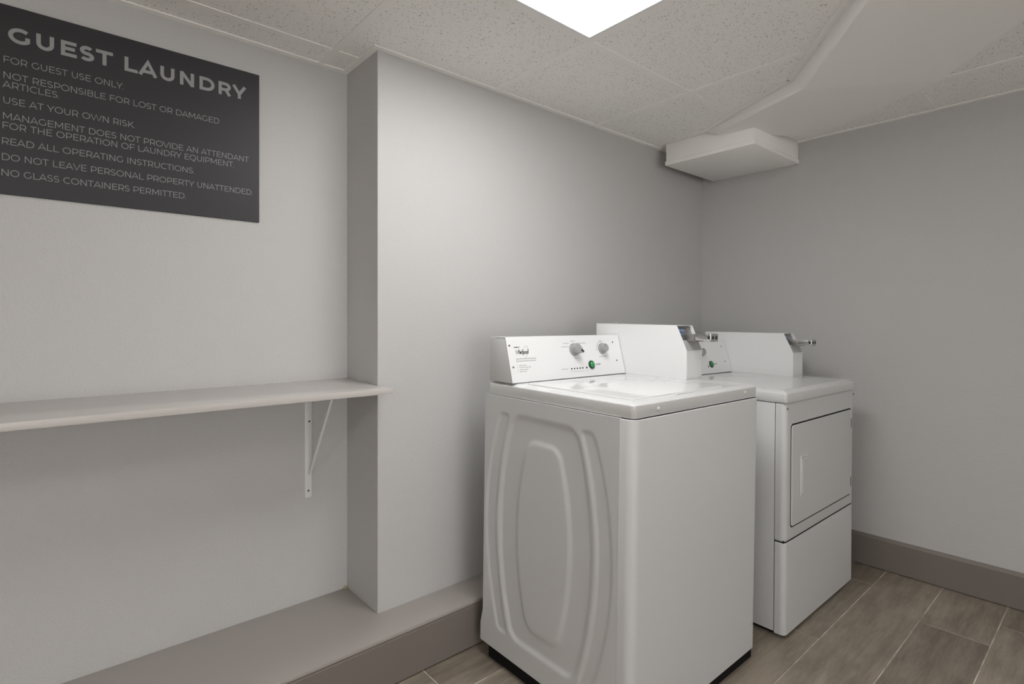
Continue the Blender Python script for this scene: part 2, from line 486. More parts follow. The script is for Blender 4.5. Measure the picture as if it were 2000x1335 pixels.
# walls
b = nb(); box(b, XL - .1, XB + .06, YB, YB + .12, -0.05, 2.4); struct('wall_back', b, M['wall'], 'textured grey recessed wall behind the shelf and sign')
b = nb(); box(b, XB, XR + .1, YP, YB + .12, 0.0, 2.4); struct('wall_projection', b, M['wall'], 'textured grey wall section that juts out behind the two machines')
b = nb(); box(b, XR, XR + .12, YF - .1, YP, -0.05, 2.4); struct('wall_right', b, M['wall'], 'plain grey wall to the right of the machines')
b = nb(); box(b, XL - .12, XL, YF - .1, YB, -0.05, 2.4); struct('wall_left', b, M['wall_far'], 'unseen wall at the left end of the room')
b = nb()
WX0, WX1, WZ0, WZ1 = -1.3, 0.9, 0.25, 1.85      # opening added behind the viewpoint to let in fill light
for a in ((XL, WX0, -0.05, 2.4), (WX1, XR, -0.05, 2.4), (WX0, WX1, -0.05, WZ0), (WX0, WX1, WZ1, 2.4)):
    box(b, a[0], a[1], YF - .12, YF, a[2], a[3])
struct('wall_front', b, M['wall_far'], 'unseen wall behind the viewpoint, with a wide opening added for fill light', smooth=None)
b = nb()
for a in ((WX0, WX1, WZ0, WZ0 + .05), (WX0, WX1, WZ1 - .05, WZ1), (WX0, WX0 + .05, WZ0 + .05, WZ1 - .05), (WX1 - .05, WX1, WZ0 + .05, WZ1 - .05)):
    box(b, a[0], a[1], YF - .10, YF - .04, a[2], a[3])
struct('window_added', b, M['frame'], 'unseen window frame around the added fill-light opening', smooth=None)  # frame of the window added as a fill-light source

# ceiling tiles, leaving the two light openings free
gx = [0.745 + 0.6 * k for k in range(-6, 4)]
gy = [1.168 + 0.6 * k for k in range(-8, 2)]
LIGHTS = [(0.745, 1.345, 0.568, 1.168), (-1.655, -1.055, -0.632, -0.032)]  # second panel is unseen, added to brighten the room
xs = sorted([XL - .1] + [g for g in gx if XL < g < XR] + [XR + .1]); ys = sorted([YF - .1] + [g for g in gy if YF < g < YB] + [YB + .1])
b = nb()
for xa, xb_ in zip(xs, xs[1:]):
    for ya, yb in zip(ys, ys[1:]):
        cx, cy = (xa + xb_) / 2, (ya + yb) / 2
        if any(l[0] < cx < l[1] and l[2] < cy < l[3] for l in LIGHTS): continue
        box(b, xa + .001, xb_ - .001, ya + .001, yb - .001, ZT, ZT + 0.014)
box(b, XL - .1, XR + .1, YF - .1, YB + .1, 2.2, 2.25)
struct('ceiling', b, M['tile'], 'dropped ceiling of fissured off-white acoustic tiles', smooth=None)
b = nb()
for g in gx:
    if XL < g < XR: box(b, g - .012, g + .012, YF, YB, ZC, ZT + .02)
for g in gy:
    if YF < g < YB:
        box(b, XL, XR, g - .012, g + .012, ZC + .0006, ZT + .019)
struct('trim_1', b, M['tee'], 'painted ceiling grid tees between the acoustic tiles', smooth=None)
b = nb()
aw = 0.022
def angle(x0, x1, y0, y1): box(b, x0, x1, y0, y1, ZC - .0008, ZT + .018)
angle(XL, XB, YB - aw, YB); angle(XB - aw, XB, YP - aw, YB - aw); angle(XB, XR, YP - aw, YP); angle(XR - aw, XR, YF, YP - aw)
angle(XL, XL + aw, YF, YB - aw); angle(XL + aw, XR - aw, YF, YF + aw)
def along(p, q, w0, w1):
    d = (Vector(q) - Vector(p)).normalized(); nn = Vector((-d.y, d.x))
    prism(b, [tuple(Vector(p) + nn * w0), tuple(Vector(q) + nn * w0), tuple(Vector(q) + nn * w1), tuple(Vector(p) + nn * w1)], 'z', ZC - .0012, ZT + .001)
along((1.215, 0.122), (2.136, 0.845), .0035, .025); along((2.134, 0.849), (2.405, 1.36), .0035, .025)
struct('trim_2', b, M['tee'], 'wall angle moulding around the edge of the dropped ceiling', smooth=None)

# ledge along the foot of the back wall, with its baseboard
ZL = 0.161
b = nb()
prism(b, [(XL, 1.518), (XR, 1.518), (XR, YP), (XB, YP), (XB, YB), (XL, YB)], 'z', 0.1485, ZL, bev=0.0018)
struct('wall_ledge', b, M['ledge'], 'taupe painted ledge running along the foot of the back wall')
b = nb()
prism(b, [(1.519, 0.004), (1.519, 0.1415), (1.5215, 0.1442), (1.5215, 0.1485), (1.536, 0.1485), (1.536, 0.004)], 'x', XL, XR - .013)
struct('baseboard_back', b, M['base'], 'dark taupe board facing the ledge')
b = nb()
prism(b, [(XR, 0.004), (XR - .0125, 0.004), (XR - .0125, 0.134), (XR - .0105, 0.1372), (XR - .0082, 0.1378), (XR - .0046, 0.1455), (XR, 0.147)], 'y', YF, 1.518)
struct('baseboard_right', b, M['base'], 'dark taupe baseboard along the right wall')

# ---------------------------------------------------------------- ceiling light, and the added fill panel
def troffer(i, L, m, label):
    x0, x1, y0, y1 = L
    t = thing('ceiling_light', label, 'light', ((x0 + x1) / 2, (y0 + y1) / 2, ZC))
    hx, hy = (x1 - x0) / 2 - .0135, (y1 - y0) / 2 - .0135
    f = nb(); w = 0.012
    for (a, b_, c, d) in ((-hx, hx, -hy, -hy + w), (-hx, hx, hy - w, hy), (-hx, -hx + w, -hy + w, hy - w), (hx - w, hx, -hy + w, hy - w)):
        box(f, a, b_, c, d, -0.0015, 0.05)
    obj('frame', f, M['frame'], t, label='pale grey metal frame')
    d = nb(); box(d, -hx + w, hx - w, -hy + w, hy - w, 0.003, 0.02)
    obj('diffuser', d, m, t, label='glowing white diffuser panel')
    return t
for L_, m_, lb in zip(LIGHTS, M['diff'], ('bright square panel light set in the ceiling, cut by the top edge of the picture', 'unseen fill panel added in the ceiling left of the viewpoint')):
    troffer(0, L_, m_, lb)

# ---------------------------------------------------------------- boxed-in duct in the far corner
du = thing('duct_enclosure', 'white boxed-in duct crossing the ceiling corner above the dryer', 'duct', (2.45, 1.0, 1.93))
du_o = Vector((2.45, 1.0, 1.93))
def W(p): return tuple(Vector(p) - du_o)
b = nb()
# underside outline (x, y, z); the run bends once, over the dryer
lo = [(1.25, 0.115, 2.030), (2.124, 0.808, 1.991), (2.385, 1.290, 2.010), (2.775, 1.006, 2.010), (2.600, 0.722, 1.999), (2.420, 0.460, 1.991), (1.58, -0.270, 2.030)]
up = [(1.215, 0.122), (2.136, 0.845), (2.405, 1.36), (2.790, 1.02), (2.640, 0.735), (2.466, 0.455), (1.60, -0.300)]
zt = 2.0425
Lv = [b.verts.new(W(p)) for p in lo]; Uv = [b.verts.new(W((x, y, zt))) for x, y in up]
n = len(lo)
for i in range(n):
    b.faces.new((Lv[i], Lv[(i + 1) % n], Uv[(i + 1) % n], Uv[i]))
b.faces.new((Lv[0], Lv[1], Lv[5], Lv[6])); b.faces.new((Lv[1], Lv[2], Lv[3], Lv[4], Lv[5])); b.faces.new(Uv[::-1])
bmesh.ops.recalc_face_normals(b, faces=b.faces[:])
es = [e for e in b.edges if e.verts[0] in Lv and e.verts[1] in Lv and set(e.verts) != {Lv[1], Lv[5]}]
bmesh.ops.bevel(b, geom=es, offset=0.005, segments=2, profile=0.5, affect='EDGES')
obj('duct_run', b, M['duct'], du, smooth=None)
b = nb()
box(b, *[v - o_ for v, o_ in zip((2.425, 2.909), (2.45, 2.45))], 1.127 - 1.0, 1.585 - 1.0, 1.953 - 1.93, zt - 1.93, bev=.003)
eb = obj('end_box', b, M['duct'], du)
b = nb()
box(b, 2.421 - 2.45, 2.909 - 2.45, 1.1225 - 1.0, 1.589 - 1.0, 1.932 - 1.93, 1.955 - 1.93, bev=.004)
obj('cover_lip', b, M['duct'], eb)

# ---------------------------------------------------------------- sign
SX0, SX1, SZ0, SZ1 = -0.108, 0.5437, 1.460, 1.944
sg = thing('wall_sign', 'charcoal GUEST LAUNDRY rules sign fixed to the wall above the shelf', 'sign', ((SX0 + SX1) / 2, YB, SZ0))
cx = (SX0 + SX1) / 2
b = nb(); box(b, SX0 - cx, SX1 - cx, -0.006, 0.0, 0, SZ1 - SZ0, bev=0.0008, seg=1)
obj('sign_panel', b, M['sign'], sg)
def fs(x, y, t): return (x - cx, -0.006 - t, y - SZ0)
for s_, a, c in (('GUEST', -0.0631, 0.1544), ('LAUNDRY', 0.1803, 0.5040)):
    b = nb(); text(b, s_, a, c, 1.8505, 0.0405, 0.225, fs)
    obj('title_lettering', b, M['signt'], sg, smooth=None, label='large bold grey capitals')
LINES = [('FOR GUEST USE ONLY.', -.0705, .1785, 1.7955), ('NOT RESPONSIBLE FOR LOST OR DAMAGED', -.0708, .4243, 1.7553), ('ARTICLES.', -.0728, .0380, 1.7320),
         ('USE AT YOUR OWN RISK.', -.0711, .2047, 1.6915), ('MANAGEMENT DOES NOT PROVIDE AN ATTENDANT', -.0716, .5110, 1.6514), ('FOR THE OPERATION OF LAUNDRY EQUIPMENT.', -.0725, .4666, 1.6270),
         ('READ ALL OPERATING INSTRUCTIONS.', -.0734, .3552, 1.5870), ('DO NOT LEAVE PERSONAL PROPERTY UNATTENDED.', -.0737, .5223, 1.5466), ('NO GLASS CONTAINERS PERMITTED.', -.0744, .3331, 1.5066)]
for s, a, c, y in LINES:
    b = nb(); text(b, s, a, c, y, 0.0168, 0.088, fs)
    obj('rule_lettering', b, M['signt'], sg, smooth=None)

# ---------------------------------------------------------------- shelf with its bracket
sh = thing('wall_shelf', 'long grey wall shelf under the sign, held by a white bracket', 'shelf', (0.3, YB, 0.90))
so = Vector((0.3, YB, 0.90))
b = nb()
yf, zb_, zf_ = 1.585, 0.9275, 0.9185
def ztop(y): return zb_ + (zf_ - zb_) * (YB - y) / (YB - yf)
pl = [(XL, yf), (0.8655, yf), (0.8505, YP - .001), (XB - .001, YP), (XB - .001, YB), (XL, YB)]
A = [b.verts.new(Vector((x, y, ztop(y))) - so) for x, y in pl]; B = [b.verts.new(Vector((x, y, ztop(y) - .0185)) - so) for x, y in pl]
b.faces.new(A); b.faces.new(B[::-1])
for i in range(len(pl)): b.faces.new((A[i], B[i], B[(i + 1) % len(pl)], A[(i + 1) % len(pl)]))
bmesh.ops.recalc_face_normals(b, faces=b.faces[:])
bmesh.ops.bevel(b, geom=b.edges[:], offset=0.0012, segments=2, profile=0.5, affect='EDGES')
obj('shelf_board', b, M['shelf'], sh)
b = nb()
bx = 0.7055 - so.x
prism(b, rpoly(bx - .0125, bx + .0125, 0.521 - so.z, 0.905 - so.z, [.006, .006, 0, 0]), 'y', -0.0045, 0, bev=.0008)       # wall leg
box(b, bx - .0125, bx + .0125, -0.262, -0.004, 0.8985 - so.z, 0.9025 - so.z + .0005)
def bar(bm, p, q, wx, wt):
    p, q = Vector(p), Vector(q); d = (q - p).normalized(); u = Vector((1, 0, 0)); v = d.cross(u)
    loft(bm, [[c + u * sx * wx + v * sy * wt for sx, sy in ((-1, -1), (1, -1), (1, 1), (-1, 1))] for c in (p, q)])
bar(b, (bx + .004, -0.006, 0.60 - so.z), (bx + .004, -0.026, 0.632 - so.z), .0045, .0022)
bar(b, (bx + .004, -0.025, 0.630 - so.z), (bx + .004, -0.195, 0.8835 - so.z), .0045, .0022)
bar(b, (bx + .004, -0.1945, 0.8825 - so.z), (bx + .004, -0.20, 0.8995 - so.z), .0045, .0022)
br = obj('shelf_bracket', b, M['bracket'], sh, label='off-white folded steel bracket')
for z in (0.786, 0.545):
    b = nb(); cyl(b, (bx + (.003 if z > .6 else 0), -0.0045, z - so.z), (0, -1, 0), .0032, .0012, rim=.0006, seg=14)
    obj('screw', b, M['black'], br)

# dab of caulk in the ledge corner
b = nb()
bmesh.ops.create_icosphere(b, subdivisions=3, radius=0.0065)
for v in b.verts:
    v.co.x *= 1.1; v.co.y *= 0.8; v.co.z = max(v.co.z * 0.9, -0.003)
    v.co += v.co.normalized() * 0.0016 * math.sin(v.co.x * 700) * math.cos(v.co.z * 500)
c = obj('caulk_dab', b, M['foam'])
c.location = (XB - .0075, YB - .005, ZL + .002)
c['label'] = 'small yellowish dab of caulk in the inner corner of the ledge'; c['category'] = 'caulk'

# ---------------------------------------------------------------- shared machine parts
def console(root, u0, u1, zd, deck_v, knobs, full):
    """control console: sloped white panel on a grey ended housing.  deck_v = front foot of the panel"""
    v0, v1, v2, h = deck_v, deck_v + .042, deck_v + .122, .151
    b = nb()
    prism(b, [(v0 + .0015, zd + .001), (v1 + .0015, zd + h - .001), (v2, zd + h - .001), (v2, zd + .001)], 'x', u0 + .001, u1 - .001, bev=.0012)
    con = obj('console', b, M['endcap'], root, label='grey-ended console housing')
    s = Vector((0, v1 - v0, h)).normalized(); n = Vector((1, 0, 0)).cross(s)
    Lp = math.hypot(v1 - v0, h)
    base = Vector((u0, v0, zd))
    def P(x, y, t=0.0): return base + Vector((1, 0, 0)) * x + s * y + n * (t + .0022)
    # sheet: face plus a lip folded back over the top
    b = nb()
    th = .0022
    q = lambda a, t: (base.y + s.y * a + n.y * t, base.z + s.z * a + n.z * t)
    prof = [q(.002, .0004), q(Lp - .0008, .0004), (v2 - .03, zd + h - .0008), (v2 - .03, zd + h + .0006), q(Lp + .0006, .0021), q(.002, .0021)]
    prism(b, prof, 'x', u0, u1, bev=.0006, seg=1)
    pan = obj('control_panel', b, M['panelw'], con, label='glossy white sloped control panel')
    W_ = u1 - u0
    kx = W_ / 0.60
    k = lambda x: x * kx
    for (x, y) in ((.011, .1285), (.0135, .0545), (W_ - .043, .1285), (W_ - .039, .0545)):
        b = nb(); cyl(b, P(x, y), n, .0034, .002, rim=.0012, seg=14); obj('panel_screw', b, M['screw'], con)
    up = s
    for kind, x, y, rot in knobs:
        b = nb()
        if kind == 'pointer':
            cyl(b, P(x, y), n, .0245, .005, r2=.0235, rim=.0015, seg=36)
            # flattened teardrop grip standing on the disc
            u, v = Vector((1, 0, 0)), s
            ca, sa = math.cos(R_(rot)), math.sin(R_(rot))
            out = []
            for i in range(28):
                t = 2 * math.pi * i / 28
                px, py = math.cos(t) * .0205, math.sin(t) * .0175
                if px > 0: py *= (1 - .48 * px / .0205); px *= 1.30
                out.append((px * ca - py * sa, px * sa + py * ca))
            def fnk(a, c_, z): return P(x + a, y + c_, z)
            rslab(b, out, .004, .027, rt=.003, fn=fnk)
            kb = obj('selector_knob', b, M['knob'], con, label='dark grey pointer knob')
            b = nb()
            q = [(.0125, -.0036), (.0262, -.0032), (.0262, .0032), (.0125, .0036)]
            q = [(a * ca - c_ * sa, a * sa + c_ * ca) for a, c_ in q]
            rslab(b, q, .022, .0285, fn=fnk)
            obj('pointer_mark', b, M['black'], kb, label='black pointer mark')
        else:
            cyl(b, P(x, y), n, .0215, .006, r2=.021, rim=.001, seg=36)
            cyl(b, P(x, y, .005), n, .0175, .018, r2=.016, rim=.0025, seg=36)
            kb = obj('selector_knob', b, M['knob'], con, label='round grey knob')
            b = nb(); cyl(b, P(x - .005, y + .008, .0225), n, .002, .001, seg=12); obj('pointer_mark', b, M['black'], kb)
            # printed scale arc beside it
            b = nb(); stroke(b, [(x + .0285 * math.cos(R_(a)), y + .0285 * math.sin(R_(a))) for a in range(75, 200, 9)], .0011, False, lambda a, c_, t: P(a, c_, t), .0003)
            obj('scale_print', b, M['print'], con, smooth=None)
    bxn, byn = (k(.405) if full else W_ - .175), .0445
    b = nb(); cyl(b, P(bxn, byn), n, .0165, .005, r2=.0155, rim=.0015, seg=32)
    bt = obj('start_button', b, M['greend'], con, label='round green start button')
    b = nb(); dome(b, P(bxn + .0012, byn + .0003, .0045), n, .0118, .006, seg=28); obj('button_cap', b, M['green'], bt, label='bright green cap')
    T = lambda a, c_, t: P(a, c_, t)
    b = nb(); text(b, 'START', bxn + .0245, bxn + .0535, byn - .003, .0065, .2, T); obj('button_print', b, M['print'], con, smooth=None)
    dots = [.2928 + .0151 * i for i in range(5)] + [.3752] if full else []
    for i, dx in enumerate(dots):
        b = nb(); cyl(b, P(k(dx), .0349), n, .0031 if i < 5 else .0036, .0012, rim=.0004, seg=14); obj('status_light', b, M['black'], con)
    if not full:
        b = nb(); cyl(b, P(bxn - .029, .0349), n, .0034, .0012, rim=.0004, seg=14); obj('status_light', b, M['black'], con)
    if full:
        # status legend, cycle legends, instruction lines: unreadably small in the photograph, kept as fine grey lines of print
        b = nb()
        def line(x0, x1, y, w=.0026, dash=None):
            x = x0
            while x < x1 - .001:
                e = min(x1, x + random.choice(dash or (.008, .011, .014)))
                stroke(b, [(k(x), y), (k(e), y)], w, False, T, .0003); x = e + .0022
        line(.0327, .1247, .0818, .0032); line(.031, .123, .0742, .0032)
        for xx0, xx1, y in ((.0415, .0741, .0593), (.040, .0963, .0526), (.0407, .0814, .0450), (.0392, .0716, .0384)):
            line(xx0, xx1, y, .0028); stroke(b, [(k(xx0 - .0095), y), (k(xx0 - .007), y)], .0022, False, T, .0003)
        obj('instruction_print', b, M['printl'], con, smooth=None)
        def legend(*ls, dash=None):
            nonlocal b
            for l_ in ls:
                b = nb(); line(*l_, dash=dash); obj('legend_print', b, M['printl'], con, smooth=None)
        legend((.2401, .2746, .0353, .0026), (.2726, .3026, .1294), (.2585, .2995, .1172), (.3383, .3961, .1288, .0028), (.312, .337, .1370), (.318, .340, .0735, .0028),
               (.4607, .5035, .0741, .0034), (.474, .490, .1350, .0024), (.446, .452, .100, .0024))
        legend(*[(dx - .006, dx + .005, .0245, .0022) for dx in dots], dash=(.006,))
        # maker's mark: slanted letters with a ring swept through them
        b = nb()
        x0, y0, sz = k(.0345), .0985, .0128
        def sl(pts): return [(x0 + (px + py * .28) * sz * .86 * kx, y0 + py * sz) for px, py in pts]
        w = .0022
        glyphs = []
        glyphs += [[(0.0, 1.05), (.22, 0), (.52, .95), (.74, 0), (1.12, 1.1)]]                                   # W
        glyphs += [[(1.28, 1.25), (1.28, 0)], [(1.28, .45)] + arc(1.5, .42, .2, .22, 150, 0, 8) + [(1.7, 0)]]     # h
        glyphs += [[(1.98, .66), (1.98, 0)], [(1.98, .86), (1.98, .98)]]                                         # i
        glyphs += [[(2.22, .66), (2.22, 0)], [(2.22, .4)] + arc(2.42, .42, .19, .22, 150, 60, 5)]                 # r
        glyphs += [[(2.72, 1.25), (2.72, 0)]]                                                                    # l
        glyphs += [[(3.0, .66), (3.0, -.45)], arc(3.26, .33, .26, .31, 180, 540, 16)]                             # p
        glyphs += [arc(3.92, .33, .27, .31, 0, 360, 16), arc(4.62, .33, .27, .31, 0, 360, 16)]                    # oo
        glyphs += [[(5.12, 1.25), (5.12, 0)]]                                                                    # l
        for g in glyphs: stroke(b, sl(g), w, False, T, .0004)
        text(b, 'COMMERCIAL', k(.0301), k(.0556), .1205, .0032, .25, T)
        obj('maker_print', b, M['logo'], con, smooth=None)
        b = nb()
        cxr, cyr = k(.078), .1035
        pts = []
        for i in range(25):
            t = R_(118 - 290 * i / 24)
            a, c_ = .0245 * math.cos(t), .0105 * math.sin(t)
            pts.append((cxr + a * math.cos(R_(62)) - c_ * math.sin(R_(62)), cyr + a * math.sin(R_(62)) + c_ * math.cos(R_(62))))
        stroke(b, pts, .0010, False, T, .0003)
        obj('maker_ring', b, M['gold'], con, smooth=None)
    return con

def meter(root, u0, u1, vf, vb, zd, ztop, zk, slide_v, label_blue):
    """upright coin meter case: side plates with a slanted open front, coin slide sticking out"""
    t = .0018
    vt = vf + .0425
    side = [(vf, zd), (vf, zk), (vt, ztop), (vb, ztop), (vb, zd)]
    b = nb()
    prism(b, side, 'x', u0, u0 + t, bev=.0004, seg=1)
    prism(b, side, 'x', u1 - t, u1, bev=.0004, seg=1)
    box(b, u0 + t, u1 - t, vt + .002, vb, ztop - t, ztop)              # top
    box(b, u0 + t, u1 - t, vb - t, vb, zd, ztop - t)                   # back
    box(b, u0 + t, u1 - t, vf + .0005, vf + t, zd, zk - .001)          # front below the slant
    box(b, u0 + t, u1 - t, vf + .0005, vf + .012, zk - .0022, zk)      # folded lip
    case = obj('coin_meter', b, M['panelw'], root, smooth=None, label='white sheet-metal coin meter case')
    b = nb(); box(b, u0 + .004, u1 - .004, vf - .0006, vf + .0004, zd + .004, zk - .036, bev=.0004, seg=1); obj('coin_vault_door', b, M['panelw'], case)
    b = nb(); cyl(b, (u0 - .0002, vf + .034, zd + .05), (-1, 0, 0), .004, .0012, rim=.0006, seg=16); obj('case_screw', b, M['panelw'], case)
    b = nb(); cyl(b, (u0 + .018, vf + .335, ztop), (0, 0, 1), .0042, .0062, rim=.0015, seg=16); obj('top_lock', b, M['knobl'], case)
    # recessed slanted face plate
    off = .013
    d = Vector((0, vt - vf, ztop - zk)).normalized(); nrm = Vector((0, -d.z, d.y))
    o = Vector((0, vf, zk)) - nrm * off
    Ls = math.hypot(vt - vf, ztop - zk)
    b = nb()
    pts = [o + d * a - nrm * c_ for a, c_ in ((-.012, 0), (Ls + .004, 0), (Ls + .004, .002), (-.012, .002))]
    prism(b, [(p.y, p.z) for p in pts], 'x', u0 + t, u1 - t)
    fp = obj('face_plate', b, M['steel'], case, label='grey metal plate in the slanted opening')
    def F(x, a, h): 
        p = o + d * a + nrm * h; return (x, p.y, p.z)
    b = nb()
    pts = [Vector((0, vf, zk)) + d * a + nrm * c_ for a, c_ in ((.0008, -.0004), (Ls * .40, -.0004), (Ls * .40, -.0024), (.0008, -.0024))]
    prism(b, [(p.y, p.z) for p in pts], 'x', u0 + t, u1 - t)
    obj('apron_plate', b, M['apron'], case, label='grey plate below the coin slide')
    # instruction decal
    b = nb()
    def fd(x, a, h): return F(x, a, h)
    rslab(b, [(u0 + .012, Ls * .60), (u0 + .058, Ls * .60), (u0 + .058, Ls * .97), (u0 + .012, Ls * .97)], .0, .0012, fn=fd)
    dc = obj('coin_decal', b, M['blue'], fp, label='dark blue decal with pale marks')
    b = nb()
    for i in range(4):
        xx = u0 + .019 + .0105 * i
        stroke(b, arc(xx, Ls * .86, .0036, .0052, 0, 360, 12), .0012, False, fd, .0016)
    for i in range(3):
        xx = u0 + .016 + .013 * i
        stroke(b, [(xx, Ls * .70), (xx + .009, Ls * .70)], .0028, False, fd, .0016)
    obj('decal_print', b, M['bluel'], dc, smooth=None)
    b = nb(); cyl(b, F(u0 + .022, Ls * .10, 0), nrm, .006, .006, rim=.002, seg=18); obj('plate_lock', b, M['black'], fp)
    # coin slide: channel fixed to the plate, tongue sliding in it, finger block at its end
    um = (u0 + u1) / 2 + .003
    zs = (zk + ztop) / 2 + .004
    b = nb()
    box(b, um - .031, um + .031, vf - .018, vf + .036, zs - .0165, zs - .0125, bev=.001)
    box(b, um - .031, um - .0252, vf - .012, vf + .036, zs - .0125, zs + .010, bev=.001)
    box(b, um + .0252, um + .031, vf - .012, vf + .036, zs - .0125, zs + .010, bev=.001)
    ch = obj('slide_channel', b, M['steel'], case, label='grey metal slide channel')
    b = nb()
    prism(b, [(um - .0245, zs - .012), (um + .0245, zs - .012), (um + .0245, zs + .008), (um + .012, zs + .008), (um + .012, zs + .0055), (um - .012, zs + .0055), (um - .012, zs + .008), (um - .0245, zs + .008)], 'y', slide_v + .013, vf + .034, bev=.0008)
    sl_ = obj('coin_slide', b, M['chrome'], case, label='chrome coin slide tongue')
    b = nb()
    box(b, um - .027, um + .027, slide_v, slide_v + .016, zs - .0155, zs + .0135, bev=.0035, seg=3)
    fb_ = obj('slide_handle', b, M['chrome'], sl_, label='chrome finger block')
    b = nb()
    for i in (-1, 1):
        box(b, um + i * .0115 - .006, um + i * .0115 + .006, slide_v - .0008, slide_v + .001, zs - .006, zs + .005, bev=.0003, seg=1)
    box(b, um - .0272, um - .0262, slide_v + .004, slide_v + .012, zs - .006, zs + .006)
    obj('handle_slot', b, M['black'], fb_)
    return case

# ---------------------------------------------------------------- washer
wa = thing('washing_machine', 'white top-load coin washer in front, nearest the camera', 'washing machine', (1.1666, 0.8745, 0.0), (R_(0.8427), R_(0.2473), R_(-0.1458)))
wa.location = (1.1374, 0.8526, 0.0284)       # stands on its feet, tipped slightly forward
wa.scale = (0.975,) * 3                       # 27 inches wide
WW, WD, ZS, ZB, ZD = 0.7011, 0.6148, 0.8776, 0.0153, 0.922
e = 0.0048
b = nb()
# front panel wraps round both corners
def wrap(u0, u1, v0, depth, r, t):
    out = rpoly(u0, u1, v0, v0 + depth, [r, r, 0, 0], 8)
    inn = rpoly(u0 + t, u1 - t, v0 + t, v0 + depth, [max(r - t, .001), max(r - t, .001), 0, 0], 8)
    return out, inn
def wrap_panel(bm, u0, u1, v0, depth, r, t, z0, z1, rt=.004, rb=0.0):
    out, inn = wrap(u0, u1, v0, depth, r, t)
    # open strip outline: from right-rear round the front to left-rear
    k = len(out); h_ = (k - 2) // 2
    ex = .0012
    o_ = [out[-1], (u0, v0 + r + ex)] + out[:h_] + [(u0 + r + ex, v0), (u1 - r - ex, v0)] + out[h_:k - 2] + [(u1, v0 + r + ex), out[-2]]
    i_ = [inn[-1], (u0 + t, v0 + r + ex)] + inn[:h_] + [(u0 + r + ex, v0 + t), (u1 - r - ex, v0 + t)] + inn[h_:k - 2] + [(u1 - t, v0 + r + ex), inn[-2]]
    poly = o_ + i_[::-1]
    loops = []
    def lp(f, z):
        m = len(o_)
        q = [(a[0] + (c_[0] - a[0]) * f, a[1] + (c_[1] - a[1]) * f, z) for a, c_ in zip(o_, i_)]
        return q + [(c_[0], c_[1], z) for c_ in i_[::-1]]
    if rb: loops += [lp(.75, z0), lp(.25, z0 + rb * .35), lp(0, z0 + rb)]
    else: loops += [lp(0, z0)]
    if rt: loops += [lp(0, z1 - rt), lp(.25, z1 - rt * .35), lp(.75, z1)]
    else: loops += [lp(0, z1)]
    loft(bm, loops)
wrap_panel(b, -e, WW + e, -e, .047, .026, .0035, ZB, ZS - .0012, rt=.003)
obj('front_panel', b, M['enamel'], wa, smooth=40)
# embossed side panels
def emboss(v, z):
    def sm(s, w): 
        t = min(1, max(0, (s + w) / (2 * w))); return t * t * (3 - 2 * t)
    def barrel(vc, zc, he, hm, hz, r):
        q = 1 - min(1, ((z - zc) / hz) ** 2)
        hw = he + (hm - he) * q
        dx, dz = abs(v - vc) - hw + r, abs(z - zc) - hz + r
        return math.hypot(max(dx, 0), max(dz, 0)) + min(max(dx, dz), 0) - r
    d = 0.0
    d += .0066 * (1 - sm(barrel(.336, .457, .137, .200, .363, .035), .0105))
    d -= .0058 * (1 - sm(barrel(.336, .450, .066, .118, .300, .035), .0115))
    # slim crescents either side
    q = 1 - min(1, ((z - .457) / .363) ** 2)
    for s in (-1, 1):
        cin = .336 + s * (.137 + .063 * q + .022); cout = .336 + s * (.137 + .063 * q + .066 + .006 * q)
        lo_, hi_ = min(cin, cout), max(cin, cout)
        sd = max(lo_ - v, v - hi_, abs(z - .457) - (.372 if True else 0))
        sd = math.hypot(max(max(lo_ - v, v - hi_) + .012, 0), max(abs(z - .457) - .363 + .012, 0)) - .012 if max(lo_ - v, v - hi_) > -.012 or abs(z - .457) > .351 else -.012
        d += .0040 * (1 - sm(sd, .0075))
    return d
def side_panel(sign):
    bm = nb()
    v0, v1 = -e + .0475, .6222
    nv, nz = 150, 210
    grid = []
    for j in range(nz + 1):
        row = []
        for i in range(nv + 1):
            v = v0 + (v1 - v0) * i / nv; z = ZB + (ZS - .0012 - ZB) * j / nz
            vv = v
            # foot of the panel flares a little at the rear
            fl = max(0, 1 - (z - ZB) / .11); fl = min(1, fl * 2.2) * max(0, (v - .50) / .122)
            vv = v + .012 * fl
            d = emboss(v, z)
            x = (-e + d) if sign < 0 else (WW + e - d)
            row.append(bm.verts.new((x, vv, z)))
        grid.append(row)
    for j in range(nz):
        for i in range(nv):
            q = (grid[j][i], grid[j][i + 1], grid[j + 1][i + 1], grid[j + 1][i])
            bm.faces.new(q if sign > 0 else q[::-1])
    # folded returns along the top and rear edges
    tx = .02 * (1 if sign < 0 else -1)
    def ret(vs, dv):
        new = [bm.verts.new(v.co + Vector(dv)) for v in vs]
        for a in range(len(vs) - 1):
            bm.faces.new((vs[a], vs[a + 1], new[a + 1], new[a]))
    ret(grid[-1], (tx, 0, .0006)); ret([r[-1] for r in grid], (tx, 0, 0)); ret(grid[0], (tx, 0, 0)); ret([r[0] for r in grid], (tx * .3, 0, 0))
    bmesh.ops.recalc_face_normals(bm, faces=bm.faces[:])
    return bm
obj('side_panel', side_panel(-1), M['enamel'], wa, smooth=50, label='white side panel pressed with a barrel-shaped relief')
obj('side_panel', side_panel(1), M['enamel'], wa, smooth=50)
b = nb(); box(b, .015, WW - .015, .600, .6215, ZB + .02, ZS - .004); obj('back_panel', b, M['enamel'], wa)
b = nb(); box(b, .006, WW - .006, .006, .60, ZS - .012, ZS - .010); obj('inner_pan', b, M['dark'], wa)
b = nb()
prism(b, [(.005, -.0240), (.60, -.033), (.60, ZB + .012), (.005, ZB + .012)], 'x', .006, WW - .006)
